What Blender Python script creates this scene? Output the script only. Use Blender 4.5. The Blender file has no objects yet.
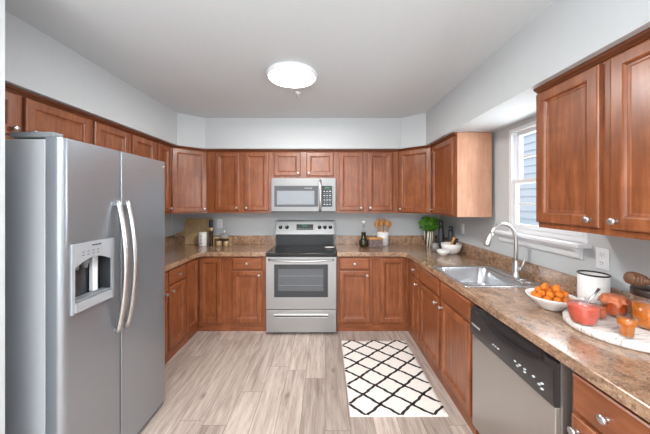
import bpy, bmesh, math, random
from mathutils import Vector, Matrix, Euler
random.seed(7)
SC = bpy.context.scene
COL = SC.collection
PI = math.pi

# ------------------------------------------------------------------ camera
F = 265.0
HC = 1.50
cam = bpy.data.cameras.new('camera'); camo = bpy.data.objects.new('camera', cam); COL.objects.link(camo)
camo.location = (0, 0, HC); camo.rotation_euler = (PI/2, 0, 0)
cam.sensor_width = 36; cam.sensor_fit = 'HORIZONTAL'; cam.lens = 36*F/650
cam.shift_x = 0.0; cam.shift_y = -(217-200.9)/650
cam.clip_start = 0.02
SC.camera = camo
# ------------------------------------------------------------------ world, lights, exposure
w = bpy.data.worlds.new('World'); SC.world = w; w.use_nodes = True
bg = w.node_tree.nodes['Background']; bg.inputs[0].default_value = (0.88, 0.94, 1.0, 1); bg.inputs[1].default_value = 1.5
def area(name, loc, rot, sx, sy, power, col=(1, 1, 1), shape='RECTANGLE'):
    l = bpy.data.lights.new(name, 'AREA'); l.shape = shape; l.size = sx; l.size_y = sy; l.energy = power; l.color = col
    o = bpy.data.objects.new(name, l); COL.objects.link(o); o.location = loc; o.rotation_euler = rot
    return o
area('added_rear_fill', (-0.6, -4.3, 1.35), (PI/2, 0, 0), 4.4, 2.3, 60, (0.95, 0.98, 1.0))  # added fill from behind the camera, placed outside an invented window
area('daylight_window', (2.1, 1.9, 1.75), (0, PI/2, 0), 1.2, 1.4, 62, (0.90, 0.96, 1.0))
area('added_upward_fill', (-0.3, -1.3, 1.7), (PI, 0, 0), 2.0, 1.6, 165, (0.93, 0.97, 1.0))  # added unseen light aimed up to brighten the ceiling
area('added_overhead_fill', (-0.6, -1.2, 2.44), (0, 0, 0), 1.6, 1.6, 62, (1.0, 0.97, 0.93))  # invented overhead light behind the camera, only there as fill
SC.view_settings.view_transform = 'Standard'; SC.view_settings.look = 'None'
SC.view_settings.gamma = 1; SC.view_settings.use_curve_mapping = False
SC.view_settings.exposure = 0.42

# ------------------------------------------------------------------ materials
def srgb(r, g, b):
    f = lambda c: (c/255/12.92) if c/255 <= 0.04045 else ((c/255+0.055)/1.055)**2.4
    return (f(r), f(g), f(b), 1)
class NT:
    def __init__(s, name):
        s.m = bpy.data.materials.new(name); s.m.use_nodes = True; s.t = s.m.node_tree
        s.b = s.t.nodes['Principled BSDF']; s.out = s.t.nodes['Material Output']
    def n(s, typ, **kw):
        nd = s.t.nodes.new(typ)
        for k, v in kw.items():
            if k.startswith('i_'):
                key = k[2:]; key = int(key) if key.isdigit() else key.replace('_', ' ')
                nd.inputs[key].default_value = v
            else: setattr(nd, k, v)
        return nd
    def l(s, a, b): s.t.links.new(a, b)
    def coord(s, scale=(1, 1, 1), kind='Object', rnd=False, rot=(0, 0, 0)):
        tc = s.n('ShaderNodeTexCoord'); mp = s.n('ShaderNodeMapping'); mp.inputs['Scale'].default_value = scale
        mp.inputs['Rotation'].default_value = rot
        s.l(tc.outputs[kind], mp.inputs['Vector'])
        if rnd:
            oi = s.n('ShaderNodeObjectInfo'); ml = s.n('ShaderNodeMath', operation='MULTIPLY'); ml.inputs[1].default_value = 37.0
            s.l(oi.outputs['Random'], ml.inputs[0]); cb = s.n('ShaderNodeCombineXYZ')
            s.l(ml.outputs[0], cb.inputs[0]); s.l(ml.outputs[0], cb.inputs[2]); s.l(cb.outputs[0], mp.inputs['Location'])
        return mp.outputs[0]
    def noise(s, vec, scale, detail=4, rough=0.55, dist=0.0):
        nd = s.n('ShaderNodeTexNoise'); nd.inputs['Scale'].default_value = scale; nd.inputs['Detail'].default_value = detail
        nd.inputs['Roughness'].default_value = rough; nd.inputs['Distortion'].default_value = dist
        s.l(vec, nd.inputs['Vector']); return nd.outputs['Fac']
    def ramp(s, fac, stops):
        r = s.n('ShaderNodeValToRGB'); e = r.color_ramp.elements
        e[0].position, e[0].color = stops[0]; e[1].position, e[1].color = stops[1]
        for p, c in stops[2:]:
            x = e.new(p); x.color = c
        s.l(fac, r.inputs[0]); return r.outputs[0]
    def mix(s, fac, a, b, mode='MIX'):
        m = s.n('ShaderNodeMix', data_type='RGBA', blend_type=mode)
        for i, v in ((0, fac), (6, a), (7, b)):
            if isinstance(v, (int, float, tuple)): m.inputs[i].default_value = v
            else: s.l(v, m.inputs[i])
        return m.outputs[2]
    def bump(s, fac, strength, dist=0.002):
        b = s.n('ShaderNodeBump'); b.inputs['Strength'].default_value = strength; b.inputs['Distance'].default_value = dist
        s.l(fac, b.inputs['Height']); s.l(b.outputs[0], s.b.inputs['Normal'])
def plain(name, col, rough=0.5, metal=0.0, spec=0.5, nscale=30, var=0.06, **kw):
    n = NT(name); v = n.coord()
    f = n.noise(v, nscale, 3)
    c2 = tuple(min(1, c*(1+var)) for c in col[:3])+(1,); c1 = tuple(c*(1-var) for c in col[:3])+(1,)
    n.l(n.ramp(f, [(0.3, c1), (0.7, c2)]), n.b.inputs['Base Color'])
    n.b.inputs['Roughness'].default_value = rough; n.b.inputs['Metallic'].default_value = metal
    n.b.inputs['Specular IOR Level'].default_value = spec
    for k, v2 in kw.items(): n.b.inputs[k.replace('_', ' ')].default_value = v2
    return n.m
def wood_mat(name, dark, mid, light, rough=0.32, horizontal=False, grain=1.0, coat=0.25):
    n = NT(name)
    sc = (22, 22, 2.2) if not horizontal else (2.2, 22, 22)
    v = n.coord(sc, rnd=True)
    f = n.noise(v, 1.6*grain, 6, 0.62, 0.35)
    big = n.noise(n.coord((1, 1, 1), rnd=True), 7.0, 3, 0.5, 0.6)
    c = n.ramp(f, [(0.28, dark), (0.72, light), (0.5, mid)])
    c = n.mix(n.ramp(big, [(0.35, (0, 0, 0, 1)), (0.7, (0.55, 0.55, 0.55, 1))]), c, dark)
    n.l(c, n.b.inputs['Base Color'])
    n.b.inputs['Roughness'].default_value = rough
    n.b.inputs['Coat Weight'].default_value = coat; n.b.inputs['Coat Roughness'].default_value = 0.25
    n.bump(f, 0.06, 0.001)
    return n.m
M = {}
M['wood'] = wood_mat('cabinet_wood', srgb(110, 58, 32), srgb(145, 83, 48), srgb(170, 104, 66))
M['wood_h'] = wood_mat('cabinet_wood_horizontal', srgb(110, 58, 32), srgb(145, 83, 48), srgb(170, 104, 66), horizontal=True)
M['wood_pale'] = wood_mat('cabinet_end_veneer', srgb(184, 132, 104), srgb(200, 150, 122), srgb(212, 166, 140), rough=0.6, grain=0.8, coat=0)
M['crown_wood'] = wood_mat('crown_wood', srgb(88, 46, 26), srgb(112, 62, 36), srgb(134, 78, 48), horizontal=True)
M['wall'] = plain('wall_paint', srgb(196, 200, 202), 0.6, var=0.01)
M['ceil'] = plain('ceiling_paint', srgb(208, 214, 217), 0.8, var=0.01)
M['white'] = plain('white_gloss_paint', srgb(232, 234, 237), 0.35, var=0.01)
M['nickel'] = plain('satin_nickel', srgb(206, 206, 206), 0.33, 1.0, var=0.03)
M['black'] = plain('black_plastic', srgb(22, 22, 24), 0.35, var=0.1)
M['blackgloss'] = plain('black_glass', srgb(9, 9, 11), 0.06, var=0.1)
M['darkgrey'] = plain('dark_grey_glass', srgb(58, 60, 64), 0.12, var=0.05)
M['ovenglass'] = plain('oven_window_glass', srgb(92, 95, 99), 0.12, var=0.05)
M['mwglass'] = plain('microwave_window_glass', srgb(132, 138, 144), 0.2, var=0.04)
M['grey'] = plain('grey_plastic', srgb(120, 124, 128), 0.45, var=0.04)
M['greypaint'] = plain('grey_appliance_paint', srgb(172, 175, 180), 0.5, 0.1, nscale=300, var=0.05)
M['white_ceramic'] = plain('white_ceramic', srgb(236, 234, 232), 0.2, var=0.01)
M['mark'] = plain('pale_print', srgb(205, 208, 210), 0.5)
M['inkmark'] = plain('dark_print', srgb(45, 45, 48), 0.5)
M['leaf'] = plain('basil_leaf', srgb(112, 182, 60), 0.45, nscale=40, var=0.4)
M['soil'] = plain('potting_soil', srgb(50, 36, 28), 0.9)
M['darkwood'] = plain('dark_wood_lid', srgb(48, 32, 26), 0.4, nscale=60, var=0.2)
M['utensil'] = wood_mat('utensil_wood', srgb(180, 120, 60), srgb(208, 150, 84), srgb(224, 172, 108), rough=0.5, coat=0)
M['board'] = wood_mat('cutting_board_wood', srgb(158, 128, 88), srgb(184, 156, 114), srgb(204, 178, 138), rough=0.5, grain=0.5, coat=0)
M['dipper'] = wood_mat('dipper_wood', srgb(96, 62, 40), srgb(118, 80, 56), srgb(134, 94, 68), rough=0.5, coat=0)
M['slate'] = plain('dark_slate_ceramic', srgb(52, 54, 62), 0.35, var=0.08)
M['stone'] = plain('grey_stone', srgb(140, 138, 134), 0.5, var=0.1)
M['cheese'] = plain('orange_puff', srgb(222, 122, 34), 0.85, nscale=110, var=0.35)
M['cloth'] = plain('orange_cloth_cover', srgb(196, 112, 74), 0.6, nscale=80, var=0.25)
M['olive'] = plain('dark_oil_glass', srgb(52, 46, 30), 0.12, var=0.1)
M['led_green'] = NT('green_display').m
nt = M['led_green'].node_tree.nodes['Principled BSDF']; nt.inputs['Emission Color'].default_value = (0.1, 0.9, 0.3, 1); nt.inputs['Emission Strength'].default_value = 0.12; nt.inputs['Base Color'].default_value = (0.02, 0.1, 0.04, 1)
M['lamp'] = NT('lamp_diffuser').m
nt = M['lamp'].node_tree.nodes['Principled BSDF']; nt.inputs['Emission Color'].default_value = (1, 0.98, 0.95, 1); nt.inputs['Emission Strength'].default_value = 4.0

def steel(name, col, rough, axis, fine=260):
    n = NT(name); sc = [3, 3, 3]
    for a in range(3):
        if a != axis: sc[a] = fine
    f = n.noise(n.coord(tuple(sc)), 1.0, 3, 0.6)
    c1 = tuple(c*0.93 for c in col[:3])+(1,)
    n.l(n.ramp(f, [(0.3, c1), (0.7, col)]), n.b.inputs['Base Color'])
    rr = n.n('ShaderNodeMapRange'); rr.inputs['To Min'].default_value = rough-0.05; rr.inputs['To Max'].default_value = rough+0.06
    n.l(f, rr.inputs[0]); n.l(rr.outputs[0], n.b.inputs['Roughness'])
    n.b.inputs['Metallic'].default_value = 0.8
    return n.m
M['steel_h'] = steel('brushed_steel_horizontal', srgb(132, 131, 130), 0.34, 0)
M['steel_y'] = steel('brushed_steel_lengthwise', srgb(170, 176, 183), 0.30, 1, fine=500)
M['silver'] = plain('silver_plastic', srgb(176, 180, 186), 0.35, 0.3, var=0.01)
M['dwstrip'] = plain('dark_brown_grey_plastic', srgb(52, 48, 48), 0.28, var=0.03)
M['steel_range'] = steel('brushed_steel_range', srgb(176, 176, 176), 0.34, 0)
M['steel_z'] = steel('brushed_steel_upright', srgb(186, 180, 174), 0.34, 2)
M['steel_sink'] = steel('sink_steel', srgb(205, 208, 212), 0.22, 1)

def glass_mat(name, col=(1, 1, 1, 1), rough=0.0):
    n = NT(name); n.b.inputs['Transmission Weight'].default_value = 1.0; n.b.inputs['Base Color'].default_value = col
    n.b.inputs['Roughness'].default_value = rough; n.b.inputs['IOR'].default_value = 1.3; return n.m
M['glass'] = glass_mat('clear_glass')
def liquid(name, col, tr=0.5):
    n = NT(name); f = n.noise(n.coord(), 45, 3, 0.6)
    c1 = tuple(c*0.75 for c in col[:3])+(1,)
    n.l(n.ramp(f, [(0.35, c1), (0.65, col)]), n.b.inputs['Base Color'])
    n.b.inputs['Roughness'].default_value = 0.15; n.b.inputs['Subsurface Weight'].default_value = 0.35
    n.b.inputs['Subsurface Radius'].default_value = (0.03, 0.012, 0.006)
    n.b.inputs['Transmission Weight'].default_value = tr
    return n.m
M['honey'] = liquid('honey', srgb(232, 130, 20), 0.3)
M['jam'] = liquid('red_jam', srgb(238, 112, 92), 0.3)
M['marmalade'] = liquid('orange_jam', srgb(218, 96, 40), 0.2)
def pane_mat():
    n = NT('window_pane_glass'); tr = n.n('ShaderNodeBsdfTransparent'); gl = n.n('ShaderNodeBsdfGlossy'); gl.inputs['Roughness'].default_value = 0.02
    lw = n.n('ShaderNodeLayerWeight'); pw = n.n('ShaderNodeMath', operation='POWER'); pw.inputs[1].default_value = 5.0; n.l(lw.outputs['Facing'], pw.inputs[0])
    fr = n.n('ShaderNodeMapRange'); fr.inputs['To Min'].default_value = 0.05; fr.inputs['To Max'].default_value = 0.75; n.l(pw.outputs[0], fr.inputs[0])
    mx = n.n('ShaderNodeMixShader'); n.l(fr.outputs[0], mx.inputs[0]); n.l(tr.outputs[0], mx.inputs[1]); n.l(gl.outputs[0], mx.inputs[2])
    n.l(mx.outputs[0], n.out.inputs[0]); return n.m
M['pane'] = pane_mat()
M['thinglass'] = M['pane']

def floor_mat():
    n = NT('oak_plank_floor')
    tc = n.n('ShaderNodeTexCoord'); mp = n.n('ShaderNodeMapping'); mp.inputs['Rotation'].default_value = (0, 0, PI/2)
    mp.inputs['Location'].default_value = (0.31, 0.05, 0)
    n.l(tc.outputs['Object'], mp.inputs[0])
    bk = n.n('ShaderNodeTexBrick'); bk.offset = 0.0; bk.offset_frequency = 2; bk.squash = 1
    bk.inputs['Scale'].default_value = 1; bk.inputs['Brick Width'].default_value = 1.22; bk.inputs['Row Height'].default_value = 0.165
    bk.inputs['Mortar Size'].default_value = 0.0016; bk.inputs['Mortar Smooth'].default_value = 0.2; bk.inputs['Bias'].default_value = 0
    bk.inputs['Color1'].default_value = (0.0, 0, 0, 1); bk.inputs['Color2'].default_value = (1, 1, 1, 1); bk.inputs['Mortar'].default_value = (0.5, 0.5, 0.5, 1)
    sx = n.n('ShaderNodeSeparateXYZ'); n.l(tc.outputs['Object'], sx.inputs[0])
    dv = n.n('ShaderNodeMath', operation='DIVIDE'); dv.inputs[1].default_value = 0.165; n.l(sx.outputs[0], dv.inputs[0])
    fl = n.n('ShaderNodeMath', operation='FLOOR'); n.l(dv.outputs[0], fl.inputs[0])
    wn = n.n('ShaderNodeTexWhiteNoise', noise_dimensions='1D'); n.l(fl.outputs[0], wn.inputs['W'])
    ma = n.n('ShaderNodeMath', operation='MULTIPLY_ADD'); ma.inputs[1].default_value = 1.22; n.l(wn.outputs['Value'], ma.inputs[0]); n.l(sx.outputs[1], ma.inputs[2])
    cbx = n.n('ShaderNodeCombineXYZ'); n.l(ma.outputs[0], cbx.inputs[0]); n.l(sx.outputs[0], cbx.inputs[1])
    n.l(cbx.outputs[0], bk.inputs[0])
    sep = n.n('ShaderNodeSeparateColor'); n.l(bk.outputs['Color'], sep.inputs[0])
    # grain, offset plank by plank
    ad = n.n('ShaderNodeCombineXYZ'); ml = n.n('ShaderNodeMath', operation='MULTIPLY'); ml.inputs[1].default_value = 23
    n.l(sep.outputs[0], ml.inputs[0]); n.l(ml.outputs[0], ad.inputs[0]); n.l(ml.outputs[0], ad.inputs[1])
    va = n.n('ShaderNodeVectorMath', operation='ADD'); n.l(tc.outputs['Object'], va.inputs[0]); n.l(ad.outputs[0], va.inputs[1])
    m2 = n.n('ShaderNodeMapping'); m2.inputs['Scale'].default_value = (14, 1.3, 1); n.l(va.outputs[0], m2.inputs[0])
    g = n.noise(m2.outputs[0], 1.8, 8, 0.68, 0.5)
    m3 = n.n('ShaderNodeMapping'); m3.inputs['Scale'].default_value = (60, 3, 1); n.l(va.outputs[0], m3.inputs[0])
    g2 = n.noise(m3.outputs[0], 1.6, 4, 0.7, 0.2)
    base = n.ramp(g, [(0.28, srgb(142, 126, 118)), (0.74, srgb(212, 200, 192)), (0.45, srgb(176, 161, 152)), (0.6, srgb(197, 184, 175))])
    tone = n.ramp(sep.outputs[0], [(0.0, (0.72, 0.70, 0.69, 1)), (1.0, (1.12, 1.10, 1.09, 1))])
    c = n.mix(1.0, base, tone, 'MULTIPLY')
    fine = n.ramp(g2, [(0.35, (0.86, 0.85, 0.84, 1)), (0.6, (1.03, 1.03, 1.03, 1))])
    c = n.mix(1.0, c, fine, 'MULTIPLY')
    # knots
    m4 = n.n('ShaderNodeMapping'); m4.inputs['Scale'].default_value = (5.5, 2.6, 1); n.l(va.outputs[0], m4.inputs[0])
    vo = n.n('ShaderNodeTexVoronoi'); vo.inputs['Scale'].default_value = 1.0; vo.inputs['Randomness'].default_value = 1; n.l(m4.outputs[0], vo.inputs[0])
    kn = n.ramp(vo.outputs['Distance'], [(0.03, (0.5, 0.47, 0.45, 1)), (0.13, (1, 1, 1, 1))])
    c = n.mix(0.8, c, kn, 'MULTIPLY')
    c = n.mix(bk.outputs['Fac'], c, srgb(110, 98, 90))
    n.l(c, n.b.inputs['Base Color']); n.b.inputs['Roughness'].default_value = 0.42; n.b.inputs['Specular IOR Level'].default_value = 0.35
    n.bump(g2, 0.08, 0.001); return n.m
M['floor'] = floor_mat()

def counter_mat():
    n = NT('granite_laminate'); v = n.coord((1, 1, 1), 'Object')
    v2 = n.coord((1, 0.45, 1), 'Object', rot=(0, 0, 0.5))
    a = n.noise(v2, 11, 6, 0.7, 1.2); b = n.noise(v, 70, 5, 0.7, 0.4); d = n.noise(v, 24, 6, 0.65, 0.8)
    c = n.ramp(a, [(0.30, srgb(74, 52, 40)), (0.74, srgb(192, 166, 142)), (0.42, srgb(120, 88, 68)), (0.54, srgb(152, 120, 94))])
    c = n.mix(n.ramp(d, [(0.42, (0, 0, 0, 1)), (0.62, (0.8, 0.8, 0.8, 1))]), c, srgb(182, 144, 114))
    c = n.mix(n.ramp(b, [(0.36, (0.85, 0.85, 0.85, 1)), (0.46, (0, 0, 0, 1))]), c, srgb(72, 50, 40))
    c = n.mix(n.ramp(n.noise(v, 120, 3, 0.6), [(0.6, (0, 0, 0, 1)), (0.68, (0.6, 0.6, 0.6, 1))]), c, srgb(216, 200, 180))
    n.l(c, n.b.inputs['Base Color']); n.b.inputs['Roughness'].default_value = 0.24; n.b.inputs['Specular IOR Level'].default_value = 0.6
    n.b.inputs['Coat Weight'].default_value = 0.7; n.b.inputs['Coat Roughness'].default_value = 0.16
    return n.m
M['counter'] = counter_mat()

def rug_mats():
    a = plain('cream_rug_pile', srgb(234, 228, 222), 0.95, nscale=200, var=0.12)
    b = plain('black_rug_pile', srgb(40, 34, 34), 0.95, nscale=200, var=0.2)
    return a, b
M['cream'], M['blackpile'] = rug_mats()
def tray_mat():
    n = NT('distressed_white_paint'); v = n.coord((6, 40, 6)); f = n.noise(v, 1.5, 6, 0.7, 0.4)
    n.l(n.ramp(f, [(0.36, srgb(160, 142, 124)), (0.46, srgb(230, 224, 219))]), n.b.inputs['Base Color']); n.b.inputs['Roughness'].default_value = 0.55
    return n.m
M['tray'] = tray_mat()
def pot_mat():
    n = NT('striped_pot_glaze'); wv = n.n('ShaderNodeTexWave'); wv.bands_direction = 'X'; wv.inputs['Scale'].default_value = 11; wv.inputs['Distortion'].default_value = 4
    wv.inputs['Detail Scale'].default_value = 1.2
    n.l(n.coord((1, 1, 0.4)), wv.inputs[0])
    n.l(n.ramp(wv.outputs['Fac'], [(0.35, srgb(60, 58, 54)), (0.5, srgb(222, 214, 196))]), n.b.inputs['Base Color']); n.b.inputs['Roughness'].default_value = 0.4
    return n.m
M['pot'] = pot_mat()
def weave_mat():
    n = NT('dark_woven_panel'); v = n.coord(); vo = n.n('ShaderNodeTexVoronoi'); vo.inputs['Scale'].default_value = 70; n.l(v, vo.inputs[0])
    n.l(n.ramp(vo.outputs['Distance'], [(0.2, srgb(66, 52, 52)), (0.7, srgb(130, 112, 108))]), n.b.inputs['Base Color']); n.b.inputs['Roughness'].default_value = 0.7
    return n.m
M['weave'] = weave_mat()
M['siding'] = plain('blue_grey_siding', srgb(176, 188, 200), 0.6, nscale=3, var=0.03)
M['grass'] = plain('lawn', srgb(70, 92, 50), 0.9, nscale=8, var=0.3)
M['shrub'] = plain('shrub_leaf', srgb(74, 98, 58), 0.7, nscale=20, var=0.3)

# ------------------------------------------------------------------ mesh helpers
class MB:
    def __init__(s): s.bm = bmesh.new(); s.mats = []; s.cur = 0
    def mat(s, m):
        if m not in s.mats: s.mats.append(m)
        s.cur = s.mats.index(m); return s
    def face(s, vs, smooth=False):
        try: f = s.bm.faces.new(vs)
        except ValueError: return None
        f.material_index = s.cur; f.smooth = smooth; return f
    def box(s, x0, x1, y0, y1, z0, z1):
        v = [s.bm.verts.new((x, y, z)) for x in (x0, x1) for y in (y0, y1) for z in (z0, z1)]
        for q in ((0, 1, 3, 2), (4, 6, 7, 5), (0, 4, 5, 1), (2, 3, 7, 6), (0, 2, 6, 4), (1, 5, 7, 3)): s.face([v[i] for i in q])
        return s
    def prism(s, poly, z0, z1):
        a = [s.bm.verts.new((x, y, z0)) for x, y in poly]; b = [s.bm.verts.new((x, y, z1)) for x, y in poly]
        s.face(a[::-1]); s.face(b); n = len(poly)
        for i in range(n): s.face([a[i], a[(i+1) % n], b[(i+1) % n], b[i]])
        return s
    def xprism(s, poly, x0, x1):       # poly in (y, z)
        a = [s.bm.verts.new((x0, y, z)) for y, z in poly]; b = [s.bm.verts.new((x1, y, z)) for y, z in poly]
        s.face(a[::-1]); s.face(b); n = len(poly)
        for i in range(n): s.face([a[i], a[(i+1) % n], b[(i+1) % n], b[i]])
        return s
    def loops(s, loops, smooth=True, cap0=True, cap1=True, closed=True):
        L = [[s.bm.verts.new(p) for p in lp] for lp in loops]
        for A, B in zip(L, L[1:]):
            n = len(A)
            for i in range(n if closed else n-1): s.face([A[i], A[(i+1) % n], B[(i+1) % n], B[i]], smooth)
        if cap0: s.face(L[0][::-1])
        if cap1: s.face(L[-1])
        return s
    def lathe(s, prof, c=(0, 0, 0), axis='z', n=32, cap0=True, cap1=True, mtx=None):
        lps = []
        for r, h in prof:
            lp = []
            for i in range(n):
                a = 2*PI*i/n
                if axis == 'z': p = (c[0]+r*math.cos(a), c[1]+r*math.sin(a), c[2]+h)
                elif axis == 'y': p = (c[0]+r*math.cos(a), c[1]+h, c[2]-r*math.sin(a))
                else: p = (c[0]+h, c[1]+r*math.cos(a), c[2]+r*math.sin(a))
                if mtx: p = mtx @ Vector(p)
                lp.append(p)
            lps.append(lp)
        return s.loops(lps, True, cap0, cap1)
    def tube(s, pts, r, n=12):
        pts = [Vector(p) for p in pts]; rs = r if isinstance(r, (list, tuple)) else [r]*len(pts); lps = []
        up = None
        for i, p in enumerate(pts):
            t = (pts[min(i+1, len(pts)-1)]-pts[max(i-1, 0)]).normalized()
            if up is None:
                up = Vector((0, 0, 1)) if abs(t.z) < 0.9 else Vector((0, 1, 0))
            u = (up-t*up.dot(t)).normalized(); v = t.cross(u); up = u
            lps.append([p+(u*math.cos(2*PI*k/n)+v*math.sin(2*PI*k/n))*rs[i] for k in range(n)])
        return s.loops(lps)
    def build(s, name, mat=None, parent=None, bevel=0, loc=None, rot=None, seg=2):
        bmesh.ops.recalc_face_normals(s.bm, faces=s.bm.faces)
        me = bpy.data.meshes.new(name); s.bm.to_mesh(me); s.bm.free()
        for m in (s.mats or [mat]): me.materials.append(m)
        o = bpy.data.objects.new(name, me); COL.objects.link(o)
        if parent: o.parent = parent
        if loc: o.location = loc
        if rot: o.rotation_euler = rot
        if bevel:
            b = o.modifiers.new('Bevel', 'BEVEL'); b.width = bevel; b.segments = seg; b.limit_method = 'ANGLE'; b.angle_limit = math.radians(40)
            for f in me.polygons: f.use_smooth = True
            wn = o.modifiers.new('WeightedNormal', 'WEIGHTED_NORMAL'); wn.keep_sharp = False
        return o
def tag(o, label, cat, group=None):
    o['label'] = label; o['category'] = cat
    if group: o['group'] = group
    return o
def empty(name, loc, rz=0, label=None, cat=None, group=None):
    o = bpy.data.objects.new(name, None); COL.objects.link(o); o.location = loc; o.rotation_euler = (0, 0, rz); o.empty_display_size = 0.1
    if label: tag(o, label, cat, group)
    return o
def struct(mb, name, mat, bevel=0):
    o = mb.build(name, mat, bevel=bevel); o['kind'] = 'structure'; return o
def text(s, name, size, loc, rot, mat, parent=None, align='CENTER'):
    c = bpy.data.curves.new(name, 'FONT'); c.body = s; c.size = size; c.align_x = align; c.align_y = 'CENTER'; c.extrude = 0.0004
    t = bpy.data.objects.new(name+'_curve', c); COL.objects.link(t)
    bpy.context.view_layer.update()
    me = bpy.data.meshes.new_from_object(t.evaluated_get(bpy.context.evaluated_depsgraph_get()))
    bpy.data.objects.remove(t); me.materials.clear(); me.materials.append(mat)
    o = bpy.data.objects.new(name, me); COL.objects.link(o); o.location = loc; o.rotation_euler = rot
    if parent: o.parent = parent
    return o
def rrect(cx, cy, w, h, r, z, n=6):
    pts = []
    for k, (sx, sy) in enumerate(((1, 1), (-1, 1), (-1, -1), (1, -1))):
        for i in range(n+1):
            a = PI/2*k+PI/2*i/n
            pts.append((cx+sx*(w/2-r)+r*math.cos(a), cy+sy*(h/2-r)+r*math.sin(a), z))
    return pts

# ------------------------------------------------------------------ room
XL, XR, YB = -2.07, 1.56, 3.60
ZC = 2.50
WY0, WY1, WZ0, WZ1 = 1.60, 2.21, 1.245, 2.065
YR = -4.1; XL2 = -3.2
struct(MB().box(XL2-0.1, XR+0.12, YR-0.1, YB+0.12, -0.06, 0), 'floor', M['floor'])
struct(MB().box(XL2-0.1, XR+0.12, YR-0.1, YB+0.12, ZC, ZC+0.08), 'ceiling', M['ceil'])
struct(MB().box(XL-0.1, XR+0.12, YB, YB+0.12, 0, ZC), 'wall_back', M['wall'])
WT = 0.05; b = MB(); b.box(XR, XR+WT, YR, WY0-0.03, 0, ZC).box(XR, XR+WT, WY1+0.03, YB+0.12, 0, ZC).box(XR, XR+WT, WY0-0.03, WY1+0.03, 0, WZ0-0.021).box(XR, XR+WT, WY0-0.03, WY1+0.03, WZ1+0.03, ZC)
struct(b, 'wall_right', M['wall'])
struct(MB().box(XL-0.1, XL, 1.06, YB, 0, ZC), 'wall_left', M['wall'])
struct(MB().box(XL2, -1.28, 0.96, 1.06, 0, ZC), 'wall_partition', M['wall'])
struct(MB().box(XL2-0.1, XL2, YR, 1.06, 0, ZC), 'wall_dining', M['wall'])
b = MB(); b.box(XL2, -2.9, YR-0.1, YR, 0, ZC).box(1.3, XR, YR-0.1, YR, 0, ZC).box(-2.9, 1.3, YR-0.1, YR, 2.45, ZC).box(-2.9, 1.3, YR-0.1, YR, 0, 0.2)
struct(b, 'wall_rear', M['wall'])
soff = [(XL, 1.06), (-1.675, 1.06), (-1.675, 3.0), (-1.449, 3.2), (0.918, 3.2), (1.144, 3.0), (1.144, YR), (XR, YR), (XR, YB), (XL, YB)]
struct(MB().prism(soff, 2.132, ZC), 'trim_1', M['wall'])

# window in the right wall
win = bpy.data.objects.new('window_1', None); COL.objects.link(win); win['kind'] = 'structure'; win.location = (XR, (WY0+WY1)/2, WZ0)
def wpart(mb, name, mat, bevel=0.002):
    mb.bm.transform(Matrix.Translation((-XR, -(WY0+WY1)/2, -WZ0)))
    return mb.build(name, mat, win, bevel)
b = MB(); e = 0.03      # casing + jamb liner
b.box(XR-0.006, XR+0.06, WY1, WY1+e, WZ0, WZ1+e).box(XR-0.006, XR+0.06, WY0-e, WY0, WZ0, WZ1+e).box(XR-0.006, XR+0.06, WY0, WY1, WZ1, WZ1+e)
wpart(b, 'window_frame', M['white'])
def sash(x, z0, z1, name):
    b = MB(); t = 0.034; y0, y1 = WY0+0.006, WY1-0.006
    b.box(x, x+0.03, y0, y0+t, z0, z1).box(x, x+0.03, y1-t, y1, z0, z1).box(x, x+0.03, y0+t, y1-t, z0, z0+t).box(x, x+0.03, y0+t, y1-t, z1-t, z1)
    s = wpart(b, name, M['white'])
    b = MB(); ym = (y0+y1)/2; zm = (z0+z1)/2
    b.box(x+0.008, x+0.022, ym-0.008, ym+0.008, z0+t, z1-t).box(x+0.008, x+0.022, y0+t, y1-t, zm-0.008, zm+0.008)
    m = wpart(b, 'muntin', M['white']); m.parent = s
    p = wpart(MB().box(x+0.013, x+0.017, y0+t, y1-t, z0+t, z1-t), 'pane', M['pane'], 0); p.parent = s
sash(XR+0.031, 1.64, WZ1, 'upper_sash'); sash(XR+0.0, WZ0+0.035, 1.675, 'lower_sash')
b = MB().box(XR+0.0, XR+0.06, WY0, WY1, WZ0, WZ0+0.034); wpart(b, 'bottom_rail', M['white'])
b = MB().box(XR-0.085, XR, 1.545, 2.36, 1.222, 1.245).box(XR, XR+0.06, WY0-0.03, WY1+0.03, WZ0-0.02, WZ0); wpart(b, 'window_sill', M['white'], 0.004)
b = MB(); yy0, yy1 = 1.60, 2.34
pr = [(XR, 1.222), (XR-0.06, 1.222), (XR-0.058, 1.205), (XR-0.03, 1.185), (XR-0.022, 1.155), (XR-0.012, 1.145), (XR, 1.145)]
lo = [[(x, yy0, z) for x, z in pr], [(x, yy1, z) for x, z in pr]]; b.loops(lo, False); wpart(b, 'sill_apron', M['white'], 0)
b = MB().box(XR+0.006, XR+0.026, 1.86, 1.94, 1.675, 1.69); wpart(b, 'sash_lock', M['nickel'])

# invented sliding window behind the camera, added for fill light (seen only in reflections)
wr = bpy.data.objects.new('added_rear_window', None); COL.objects.link(wr); wr['kind'] = 'structure'; wr.location = (-0.8, YR, 0.2)
b = MB()
for x in (-2.1, -0.72, 0.66, 2.04): b.box(x-0.03, x+0.06-0.03, -0.08, -0.02, 0, 2.25)
b.box(-2.1, 2.1, -0.08, -0.02, 0, 0.06).box(-2.1, 2.1, -0.08, -0.02, 2.19, 2.25)
b.build('window_frame', M['white'], wr)

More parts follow.
